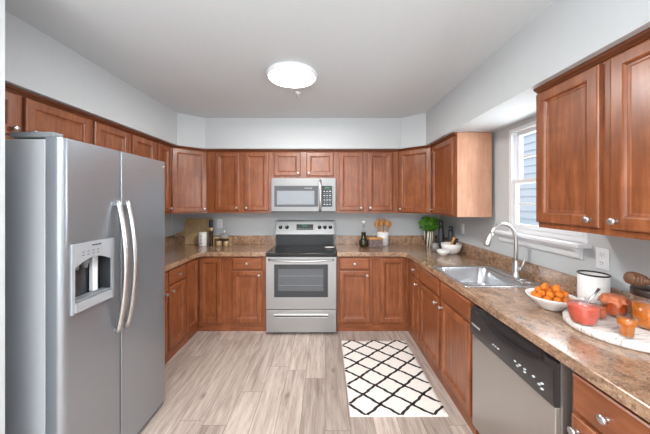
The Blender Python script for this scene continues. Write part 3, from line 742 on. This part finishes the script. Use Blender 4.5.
# ------------------------------------------------------------------ dishwasher
WX, WY0_, WY1_ = 0.918, 1.06, 1.662
dwm = empty('dishwasher', (WX, (WY0_+WY1_)/2, 0), 0, 'stainless steel dishwasher with black control strip under the right counter', 'dishwasher')
oyd = (WY0_+WY1_)/2
def LD(mb): mb.bm.transform(Matrix.Translation((-WX, -oyd, 0))); return mb
LD(MB().box(0.985, 1.535, WY0_-0.025, WY1_+0.005, 0.02, 0.862)).build('body', M['grey'], dwm)
LD(MB().box(0.965, 1.0, WY0_, WY1_, 0.0, 0.10)).build('toe_panel', M['black'], dwm)
door = LD(MB().box(WX+0.004, 0.984, WY0_, WY1_, 0.105, 0.672)).build('door', M['steel_z'], dwm, 0.006)
b = MB(); cs = []
n = 24
# control strip: bulged with a scooped handle pocket near the top
for i in range(n+1):
    t = i/n; y = WY0_+t*(WY1_-WY0_)
    sc = max(0.0, math.sin(PI*min(1, max(0, (t-0.10)/0.80))))
    bot = 0.826-0.045*sc**0.7
    dep = 0.030*min(1, sc*4)
    cs.append([(0.984, y, 0.672), (WX+0.001, y, 0.672), (WX-0.005, y, 0.70), (WX-0.006-0.008*sc, y, bot-0.016), (WX-0.003-0.008*sc, y, bot-0.003), (WX+0.004-0.008*sc, y, bot), (WX+0.006+dep, y, bot-0.004*sc), (WX+0.006+dep, y, 0.838), (WX+0.010+dep, y, 0.848), (0.984, y, 0.848)])
b.loops(cs, True)
o = LD(b).build('control_strip', M['dwstrip'], dwm); o.modifiers.new('E', 'EDGE_SPLIT').split_angle = math.radians(35)
cp = o
t2 = text('FRIGIDAIRE', 'lettering', 0.017, (-0.0085, 1.60-oyd, 0.742), (PI/2, 0, -PI/2), M['mark'], dwm); t2.parent = cp
for yy, zz in ((1.43, 0.725), (1.41, 0.725), (1.39, 0.725), (1.265, 0.735), (1.25, 0.722), (1.235, 0.735), (1.205, 0.735), (1.205, 0.722), (1.155, 0.735), (1.125, 0.722), (1.11, 0.735), (1.11, 0.712)):
    o = LD(MB().box(WX-0.0135, WX-0.004, yy-0.005, yy+0.005, zz-0.0022, zz+0.0022)).build('button_mark', M['mark'], dwm); o.parent = cp
LD(MB().box(0.94, 0.984, WY0_-0.012, WY0_-0.002, 0.11, 0.86)).build('side_trim', M['steel_z'], dwm)

# ------------------------------------------------------------------ ceiling fixtures
cl = empty('ceiling_light', (-0.259, 2.085, ZC), 0, 'round flush white ceiling light, switched on', 'ceiling light')
MB().lathe([(0.188, 0), (0.196, -0.004), (0.196, -0.030), (0.192, -0.034), (0.184, -0.034), (0.184, -0.024)], n=64, cap1=False).build('rim', M['white'], cl)
MB().lathe([(0.184, -0.029), (0.183, -0.033), (0.001, -0.033)], n=64, cap0=False).build('diffuser', M['lamp'], cl)
la = area('ceiling_light_glow', (0, 0, -0.045), (0, 0, 0), 0.34, 0.34, 24, (1.0, 0.97, 0.93), 'DISK'); la.parent = cl
sp = empty('fire_sprinkler', (-0.25, 2.45, ZC), 0, 'small metal sprinkler head in the ceiling behind the light', 'sprinkler')
MB().lathe([(0.032, 0), (0.030, -0.006), (0.012, -0.010), (0.010, -0.022)], n=24).build('escutcheon', M['white'], sp)
b = MB(); b.tube([(-0.010, 0, -0.02), (-0.016, 0, -0.034), (0, 0, -0.048)], 0.0025, 8).tube([(0.010, 0, -0.02), (0.016, 0, -0.034), (0, 0, -0.048)], 0.0025, 8); b.build('yoke', M['nickel'], sp)
MB().lathe([(0.014, -0.048), (0.014, -0.051)], n=16).build('deflector', M['nickel'], sp)

# ------------------------------------------------------------------ outlets
def outlet(label, loc, rz):
    c = empty('wall_outlet', loc, rz, label, 'outlet')
    MB().box(-0.036, 0.036, -0.006, 0, -0.059, 0.059).build('cover_plate', M['white'], c, 0.0025)
    for s in (-1, 1):
        r = MB(); r.loops([[(x, -0.0058, z+s*0.024) for x, _, z in [(p[0], 0, p[1]) for p in rrect(0, 0, 0.034, 0.030, 0.010, 0)]], [(x, -0.0085, z+s*0.024) for x, _, z in [(p[0], 0, p[1]) for p in rrect(0, 0, 0.034, 0.030, 0.010, 0)]]], False)
        ro = r.build('receptacle', M['white'], c)
        q = MB(); q.box(-0.008, -0.006, -0.0089, -0.0084, s*0.024-0.002, s*0.024+0.008).box(0.006, 0.008, -0.0089, -0.0084, s*0.024-0.002, s*0.024+0.007).lathe([(0.0025, -0.0089), (0.0025, -0.0084)], (0, 0, s*0.024-0.008), 'y', 10)
        so = q.build('slot', M['inkmark'], c); so.parent = ro
outlet('white double outlet on the right wall below the large cabinet', (XR, 1.487, 1.176), -PI/2)
outlet('white double outlet on the right wall near the corner mills', (XR, 3.00, 1.185), -PI/2)
outlet('white double outlet on the back wall behind the tall pepper mill', (-1.43, YB, 1.19), 0)

# ------------------------------------------------------------------ rug
rx0, rx1, ry0, ry1 = 0.175, 0.858, 1.84, 2.825
rug = empty('area_rug', ((rx0+rx1)/2, (ry0+ry1)/2, 0.0), 0, 'cream rug with black diamond lattice on the plank floor', 'rug')
ox, oy2 = (rx0+rx1)/2, (ry0+ry1)/2
b = MB(); nx, ny = 30, 44
def rz_(i, j): return 0.011+0.0012*math.sin(i*2.3+j*1.7)
top = [[b.bm.verts.new((rx0+(rx1-rx0)*i/nx-ox, ry0+(ry1-ry0)*j/ny-oy2, rz_(i, j))) for i in range(nx+1)] for j in range(ny+1)]
for j in range(ny):
    for i in range(nx): b.face([top[j][i], top[j][i+1], top[j+1][i+1], top[j+1][i]], True)
border = [top[0][i] for i in range(nx+1)]+[top[j][nx] for j in range(1, ny+1)]+[top[ny][i] for i in range(nx-1, -1, -1)]+[top[j][0] for j in range(ny-1, 0, -1)]
low = [b.bm.verts.new((v.co.x, v.co.y, 0.0005)) for v in border]
for i in range(len(border)): b.face([border[i], low[i], low[(i+1) % len(low)], border[(i+1) % len(border)]])
b.build('pile', M['cream'], rug)
# lattice of woven lines lying in the pile
b = MB(); pw, pl_ = 0.233, 0.1985
xa, ya = 0.290, 1.84
hw = 0.0125
for s in (1, -1):
    for k in range(-8, 12):
        pts = []
        N = 200
        for i in range(N+1):
            y = ry0+(ry1-ry0)*i/N
            x = xa+k*pw+s*(y-ya)*pw/pl_
            x += 0.004*math.sin(y*47+k*2+s)+0.003*math.sin(y*131+k*5)
            pts.append((x, y))
        for (x1, y1), (x2, y2) in zip(pts, pts[1:]):
            if min(x1, x2) > rx0+0.002 and max(x1, x2) < rx1-0.002:
                vs = [b.bm.verts.new((x-ox, y-oy2, z)) for x, y, z in ((max(rx0, x1-hw), y1, 0.0145), (min(rx1, x1+hw), y1, 0.0145), (min(rx1, x2+hw), y2, 0.0145), (max(rx0, x2-hw), y2, 0.0145))]
                lo_ = [b.bm.verts.new((v.co.x, v.co.y, 0.006)) for v in vs]
                b.face(vs)
                b.face([vs[0], vs[3], lo_[3], lo_[0]]); b.face([vs[1], vs[2], lo_[2], lo_[1]])
b.build('lattice_line', M['blackpile'], rug)

# ------------------------------------------------------------------ small things: right counter
Z0 = CT+0.0008
tx, ty, tr = 1.335, 1.19, 0.200
tray = tag(MB().lathe([(tr-0.006, 0), (tr, 0.004), (tr, 0.026), (tr-0.005, 0.031), (0.001, 0.031)], n=96).build('serving_board', M['tray'], loc=(tx, ty, Z0)), 'round distressed white wooden serving board on the right counter', 'tray')
ZT = Z0+0.0315
def jar(name, label, loc, prof, content, cmat, thick=0.003, z=ZT):
    c = empty(name, (loc[0], loc[1], z), 0, label, 'jar')
    outer = prof; inner = [(max(0.001, r-thick), h) for r, h in prof][::-1]; inner[-1] = (inner[-1][0], 0.005)
    MB().lathe(outer+inner, n=40).build('glass', M['thinglass'], c)
    MB().lathe(content, n=40).build('contents', cmat, c)
    return c
g1 = jar('jam_jar', 'open glass of red jam with a spoon, at the board edge', (1.172, 1.203),
    [(0.038, 0), (0.044, 0.004), (0.0525, 0.04), (0.059, 0.078), (0.058, 0.088), (0.060, 0.106)],
    [(0.036, 0.005), (0.042, 0.008), (0.050, 0.041), (0.0565, 0.078), (0.055, 0.086), (0.001, 0.087)], M['jam'])
spn = empty('jam_spoon', (1.182, 1.203, ZT), 0, 'clear spoon standing in the open red jam glass', 'spoon')
MB().tube([(0.0, 0, 0.082), (0.035, 0, 0.12), (0.062, 0, 0.155)], [0.004, 0.004, 0.007], 10).build('handle', M['nickel'], spn)
MB().lathe([(0.001, 0), (0.010, 0.004), (0.0125, 0.014), (0.008, 0.024), (0.004, 0.028)], (-0.004, 0, 0.060), n=16).build('bowl', M['nickel'], spn)
jar('jam_jar', 'small glass of orange jam behind the red jam glass', (1.29, 1.262),
    [(0.032, 0), (0.036, 0.003), (0.042, 0.03), (0.043, 0.06), (0.038, 0.075), (0.040, 0.082)],
    [(0.028, 0.005), (0.032, 0.007), (0.038, 0.031), (0.039, 0.055), (0.001, 0.056)], M['marmalade'])
j3 = jar('jam_jar', 'jam jar topped with crumpled orange cloth, beside the big honey jar', (1.402, 1.283),
    [(0.036, 0), (0.041, 0.004), (0.044, 0.03), (0.044, 0.062), (0.040, 0.075), (0.040, 0.088)],
    [(0.033, 0.005), (0.038, 0.008), (0.041, 0.031), (0.041, 0.060), (0.037, 0.074), (0.001, 0.075)], M['marmalade'])
lps = []
for k, (r, h) in enumerate([(0.001, 0.096), (0.02, 0.0965), (0.039, 0.094), (0.0455, 0.088), (0.0435, 0.080), (0.048, 0.072), (0.054, 0.063)]):
    lps.append([((r+0.006*(k/6)**2*math.sin(11*2*PI*i/88))*math.cos(2*PI*i/88), (r+0.006*(k/6)**2*math.sin(11*2*PI*i/88))*math.sin(2*PI*i/88), h+0.007*(k/6)**2*math.sin(7*2*PI*i/88+1)) for i in range(88)])
cb = MB(); cb.loops(lps, True, False, False); co = cb.build('cloth_cover', M['cloth'], j3); sm = co.modifiers.new('S', 'SOLIDIFY'); sm.thickness = 0.0015; sm.offset = 1
jar('shot_glass', 'small tapered glass of orange honey at the front of the board', (1.228, 1.078),
    [(0.020, 0), (0.021, 0.003), (0.0235, 0.045), (0.029, 0.05), (0.030, 0.088)],
    [(0.018, 0.005), (0.0192, 0.007), (0.0222, 0.045), (0.0272, 0.051), (0.0282, 0.074), (0.001, 0.075)], M['honey'], 0.002)
hj = jar('honey_jar', 'large glass honey jar with a dark wooden lid', (1.417, 1.155),
    [(0.048, 0), (0.054, 0.005), (0.056, 0.03), (0.056, 0.12), (0.052, 0.132), (0.052, 0.138)],
    [(0.044, 0.006), (0.050, 0.009), (0.052, 0.03), (0.052, 0.105), (0.001, 0.106)], M['honey'])
MB().lathe([(0.056, 0.1385), (0.059, 0.141), (0.059, 0.168), (0.056, 0.171), (0.001, 0.171)], n=40).build('lid', M['darkwood'], hj)
# honey dipper lying across the lid
dpr = empty('honey_dipper', (1.345, 1.165, ZT+0.171), 0, 'brown wooden honey dipper resting on the dark lid', 'honey dipper')
ax0 = Vector((-0.022, 0.0, 0.049)); ax1 = Vector((0.185, -0.045, 0.004))
dv = (ax1-ax0); Ld = dv.length; q = dv.to_track_quat('Z', 'Y').to_matrix().to_4x4(); q.translation = ax0
prof = [(0.001, 0.0), (0.014, 0.002), (0.022, 0.008)]
z = 0.010
for k, rk in enumerate([0.026, 0.029, 0.029, 0.027, 0.024]):
    prof += [(rk, z), (rk, z+0.0060), (rk*0.66, z+0.0066), (rk*0.66, z+0.0115)]; z += 0.0120
prof += [(0.018, z+0.004), (0.012, z+0.016), (0.009, z+0.03), (0.008, Ld-0.01), (0.009, Ld-0.004), (0.001, Ld)]
MB().lathe(prof, n=28, mtx=q).build('dipper_body', M['dipper'], dpr)

# enamel canister
cn = empty('enamel_canister', (1.468, 1.45, Z0), 0, 'white enamel canister with black rim against the right backsplash', 'canister')
MB().lathe([(0.059, 0), (0.062, 0.003), (0.0645, 0.03), (0.0645, 0.184), (0.0625, 0.184), (0.0625, 0.02), (0.001, 0.019)], n=56).build('body', M['white_ceramic'], cn)
b = MB(); lp = []
for i in range(9):
    a = 2*PI*i/8; lp.append((0.0638+0.0035*math.cos(a), 0.1865+0.0045*math.sin(a)))
b.lathe(lp, n=56, cap0=False, cap1=False); b.build('rim', M['black'], cn)
# bowl of orange puffs
bx, by = 1.232, 1.445
bo = tag(MB().lathe([(0.045, 0), (0.05, 0.003), (0.066, 0.018), (0.080, 0.035), (0.105, 0.058), (0.114, 0.072), (0.111, 0.073), (0.100, 0.059), (0.076, 0.038), (0.05, 0.014), (0.001, 0.011)], n=56).build('serving_bowl', M['white_ceramic'], loc=(bx, by, Z0)), 'white bowl of orange puffs on the counter right of the sink', 'bowl')
def puff_mesh():
    b = MB(); bmesh.ops.create_icosphere(b.bm, subdivisions=3, radius=0.0172)
    for v in b.bm.verts:
        n_ = v.co.normalized(); v.co *= 1+0.09*math.sin(n_.x*9+1)*math.cos(n_.y*8)+0.06*math.sin(n_.z*14+n_.x*6)
    for f in b.bm.faces: f.smooth = True
    return b
po = puff_mesh().build('cheese_puff', M['cheese'])
spots = []
for ring, (rad, cnt, zz) in enumerate([(0.068, 10, 0.064), (0.034, 5, 0.058), (0.052, 8, 0.086), (0.019, 3, 0.086), (0.032, 4, 0.111)]):
    for i in range(cnt):
        a = 2*PI*i/cnt+ring*0.4; spots.append((rad*math.cos(a)+random.uniform(-.003, .003), rad*math.sin(a)+random.uniform(-.003, .003), zz+random.uniform(-.003, .003)))
for i, s in enumerate(spots):
    o = po if i == 0 else po.copy()
    if i: COL.objects.link(o)
    o.location = (bx+s[0], by+s[1], Z0+s[2]); o.rotation_euler = (random.random()*6, random.random()*6, random.random()*6)
    tag(o, 'round orange cheese puff piled in the white bowl', 'snack', 'orange puffs in the white bowl')

# ------------------------------------------------------------------ right corner
pc = (1.352, 3.43)
pt = empty('potted_herb', (pc[0], pc[1], Z0), 0, 'leafy green herb in a black and cream patterned pot', 'potted plant')
MB().lathe([(0.046, 0), (0.05, 0.003), (0.06, 0.08), (0.072, 0.20), (0.068, 0.20), (0.06, 0.17), (0.001, 0.168)], n=40).build('pot', M['pot'], pt)
MB().lathe([(0.060, 0.168), (0.058, 0.178), (0.001, 0.18)], n=24).build('soil', M['soil'], pt)
b = MB()
for k in range(16):
    a = k*2.4; r = 0.03*math.sqrt(k/16); b.tube([(r*math.cos(a), r*math.sin(a), 0.17), (2.0*r*math.cos(a), 2.0*r*math.sin(a), 0.25), (3.2*r*math.cos(a), 3.2*r*math.sin(a), 0.31)], 0.0018, 6)
b.build('stem', M['leaf'], pt)
b = MB(); leaves(b, 230, 0, -0.005, 0.285, 0.145, 0.125, 0.105, 0.027); o = b.build('foliage', M['leaf'], pt)
def mill(label, loc, h, r0, r1, mat=M['slate'], tip=True):
    c = empty('pepper_mill', (loc[0], loc[1], Z0), 0, label, 'mill')
    MB().lathe([(r0, 0), (r0, 0.005), (r0*0.93, h*0.2), (r1*1.15, h*0.72), (r1, h*0.80)], n=28).build('body', mat, c)
    MB().lathe([(r1, h*0.805), (r1*1.08, h*0.83), (r1*1.02, h*0.95), (r1*0.7, h), (0.001, h)], n=28).build('head', mat, c)
    return c
mill('taller dark slate pepper mill in the right corner', (1.432, 3.27), 0.345, 0.050, 0.024)
mill('shorter dark slate mill in the right corner', (1.49, 3.14), 0.29, 0.044, 0.023)
tag(MB().lathe([(0.026, 0), (0.038, 0.004), (0.041, 0.05), (0.034, 0.09), (0.031, 0.09), (0.036, 0.05), (0.03, 0.01), (0.001, 0.009)], n=32).build('stone_cup', M['stone'], loc=(1.292, 3.10, Z0)), 'small grey stone cup behind the two white bowls', 'cup')
wb = (1.407, 2.955)
tag(MB().lathe([(0.05, 0), (0.058, 0.003), (0.088, 0.03), (0.103, 0.075), (0.105, 0.112), (0.100, 0.112), (0.097, 0.076), (0.08, 0.034), (0.05, 0.012), (0.001, 0.011)], n=48).build('mixing_bowl', M['white_ceramic'], loc=(wb[0], wb[1], Z0)), 'deep white bowl holding two wooden pestles in the right corner', 'bowl')
tag(MB().lathe([(0.028, 0), (0.032, 0.003), (0.056, 0.028), (0.068, 0.058), (0.065, 0.059), (0.053, 0.032), (0.03, 0.009), (0.001, 0.008)], n=44).build('dip_bowl', M['white_ceramic'], loc=(1.268, 2.845, Z0)), 'small shallow white bowl in front of the deep white bowl', 'bowl')
for k, (p, q2, r, m, lb) in enumerate([((1.385, 2.96, Z0+0.035), (1.43, 2.925, Z0+0.185), 0.017, 'utensil', 'pale wooden pestle leaning in the deep white bowl'),
                              ((1.42, 2.975, Z0+0.04), (1.475, 2.95, Z0+0.165), 0.016, 'darkwood', 'dark wooden pestle leaning in the deep white bowl')]):
    P, Q = Vector(p), Vector(q2)
    tag(MB().tube([P, P+(Q-P)*0.03, P+(Q-P)*0.3, P+(Q-P)*0.75, P+(Q-P)*0.97, Q], [r*0.7, r, r*0.9, r*0.75, r, r*0.7], 16).build('pestle', M[m]), lb, 'pestle')

# ------------------------------------------------------------------ back counter, right of range
ob = empty('oil_bottle', (0.495, 3.40, Z0), 0, 'round dark oil bottle with white stopper right of the range', 'bottle')
MB().lathe([(0.040, 0), (0.05, 0.004), (0.062, 0.035), (0.060, 0.075), (0.040, 0.105), (0.030, 0.115), (0.029, 0.185), (0.001, 0.187)], n=36).build('dark_body', M['olive'], ob)
MB().lathe([(0.028, 0.187), (0.026, 0.20), (0.014, 0.225), (0.013, 0.30), (0.010, 0.30), (0.011, 0.225), (0.022, 0.20), (0.025, 0.188)], n=28, cap0=False, cap1=False).build('glass_neck', M['thinglass'], ob)
MB().lathe([(0.010, 0.285), (0.010, 0.302), (0.022, 0.304), (0.024, 0.325), (0.018, 0.338), (0.001, 0.34)], n=24).build('stopper', M['white_ceramic'], ob)
bx_ = empty('napkin_box', (0.635, 3.345, Z0), 0, 'dark woven box with a wooden lid beside the oil bottle', 'box')
MB().box(-0.085, 0.085, -0.05, 0.05, 0, 0.105).build('body', M['weave'], bx_, 0.004)
MB().box(-0.09, 0.09, -0.054, 0.054, 0.1055, 0.122).build('lid', M['utensil'], bx_, 0.004)
cr = (0.762, 3.49)
tag(MB().lathe([(0.066, 0), (0.071, 0.004), (0.073, 0.09), (0.075, 0.178), (0.070, 0.178), (0.068, 0.09), (0.062, 0.012), (0.001, 0.011)], n=40).build('utensil_crock', M['white_ceramic'], loc=(cr[0], cr[1], Z0)), 'white ceramic crock holding wooden utensils on the back counter', 'crock')
ut = [(-0.098, -0.008, 0.300, 0.021, 'wooden spoon fanned to the far left in the white crock'), (-0.062, 0.04, 0.335, 0.022, 'wooden spoon second from the left in the white crock'), (-0.026, -0.035, 0.325, 0.019, 'wooden spoon left of centre in the white crock'),
      (0.022, 0.04, 0.340, 0.021, 'wooden spoon right of centre in the white crock'), (0.058, -0.035, 0.318, 0.022, 'wooden spoon second from the right in the white crock'), (0.098, 0.008, 0.305, 0.021, 'wooden spoon fanned to the far right in the white crock')]
for k, (dx, dy, hh, rr_, lb) in enumerate(ut):
    c = empty('wooden_spoon', (cr[0], cr[1], Z0+0.014), 0, lb, 'wooden spoon', 'utensils in the white crock')
    s0 = Vector((dx*0.2, dy*0.2, 0)); s2 = Vector((dx, dy, hh)); s1 = s0.lerp(s2, 0.74)
    MB().tube([s0, s0.lerp(s1, 0.5), s1], [0.004, 0.0045, 0.005], 10).build('handle', M['utensil'], c)
    d_ = (s2-s1).normalized(); side = d_.cross(Vector((0, 1, 0))).normalized(); nrm = side.cross(d_)
    lps = []
    for i in range(13):
        t = i/12; wd = 0.004+(rr_+0.004)*math.sin(PI*t)**0.6
        cpt = s1.lerp(s2, t)
        lps.append([cpt+side*wd*math.cos(2*PI*j/14)+nrm*0.005*math.sin(2*PI*j/14) for j in range(14)])
    MB().loops(lps).build('head', M['utensil'], c)

# ------------------------------------------------------------------ back counter, left corner
cbd = empty('cutting_board', (-1.69, YB-0.05, Z0), 0, 'wooden cutting board with side handle leaning on the back wall', 'cutting board')
out = [(-0.185, 0.0), (0.19, 0.0), (0.19, 0.335), (0.18, 0.35), (-0.165, 0.35), (-0.185, 0.33), (-0.195, 0.25), (-0.205, 0.19), (-0.235, 0.165), (-0.29, 0.155), (-0.318, 0.13), (-0.325, 0.10), (-0.30, 0.105), (-0.27, 0.125), (-0.22, 0.12), (-0.185, 0.10)]
b = MB(); A = [b.bm.verts.new((x, -0.009-0.0, z)) for x, z in out]; B = [b.bm.verts.new((x, 0.009, z)) for x, z in out]
b.face(A); b.face(B[::-1])
for i in range(len(out)): b.face([A[i], B[i], B[(i+1) % len(out)], A[(i+1) % len(out)]])
b.build('panel', M['board'], cbd, 0.003, rot=(-0.05, 0, 0))
cn2 = empty('storage_canister', (-1.595, 3.46, Z0), 0, 'white canister with dark letters in front of the cutting board', 'canister')
MB().lathe([(0.05, 0), (0.053, 0.003), (0.053, 0.155), (0.050, 0.160), (0.001, 0.161)], n=36).build('body', M['white_ceramic'], cn2)
MB().lathe([(0.051, 0.1615), (0.053, 0.165), (0.052, 0.178), (0.001, 0.180)], n=36).build('lid', M['white_ceramic'], cn2)
for k, ch in enumerate('TEA'):
    text(ch, 'lettering', 0.045, (0.0, -0.0535, 0.122-k*0.042), (PI/2, 0, 0), M['inkmark'], cn2)
pm = empty('pepper_mill', (-1.478, 3.44, Z0), 0, 'tall wooden pepper mill with dark navy cap beside the white canister', 'mill')
MB().lathe([(0.028, 0), (0.030, 0.004), (0.024, 0.05), (0.021, 0.11), (0.026, 0.18), (0.026, 0.20)], n=28).build('body', M['darkwood'], pm)
MB().lathe([(0.024, 0.2), (0.027, 0.205), (0.027, 0.235), (0.024, 0.24)], n=28).build('collar', M['board'], pm)
MB().lathe([(0.024, 0.24), (0.028, 0.243), (0.028, 0.33), (0.025, 0.337), (0.001, 0.338)], n=28).build('cap', plain('navy_cap', srgb(44, 52, 66), 0.4), pm)
rk = empty('jar_riser', (-1.335, 3.46, Z0), 0, 'small wooden riser standing over two glass spice jars', 'riser')
MB().box(-0.11, 0.11, -0.045, 0.045, 0.098, 0.112).build('shelf', M['board'], rk, 0.002)
for x in (-0.104, 0.104): MB().box(x-0.004, x+0.004, -0.04, 0.04, 0, 0.098).build('leg', M['board'], rk)
for sx, lb in ((-0.048, 'left glass spice jar under the wooden riser'), (0.048, 'right glass spice jar under the wooden riser')):
    c = empty('spice_jar', (-1.335+sx, 3.455, Z0), 0, lb, 'jar', 'spice jars under the riser')
    MB().lathe([(0.03, 0), (0.036, 0.004), (0.038, 0.03), (0.034, 0.055), (0.028, 0.06), (0.028, 0.066), (0.001, 0.067)], n=28).build('body', plain('spice_filling', srgb(176, 150, 116), 0.3, nscale=120, var=0.3), c)
    MB().lathe([(0.030, 0.0675), (0.031, 0.07), (0.030, 0.082), (0.001, 0.083)], n=28).build('lid', M['darkwood'], c)
dm = empty('domed_dish', (-1.315, 3.46, Z0+0.1125), 0, 'grey domed dish with white knob on the wooden riser', 'dish')
MB().lathe([(0.066, 0), (0.067, 0.004), (0.062, 0.022), (0.046, 0.042), (0.02, 0.053), (0.001, 0.055)], n=36).build('dome', M['stone'], dm)
MB().lathe([(0.005, 0.055), (0.006, 0.066), (0.013, 0.072), (0.013, 0.082), (0.006, 0.088), (0.001, 0.088)], n=20).build('knob', M['white_ceramic'], dm)
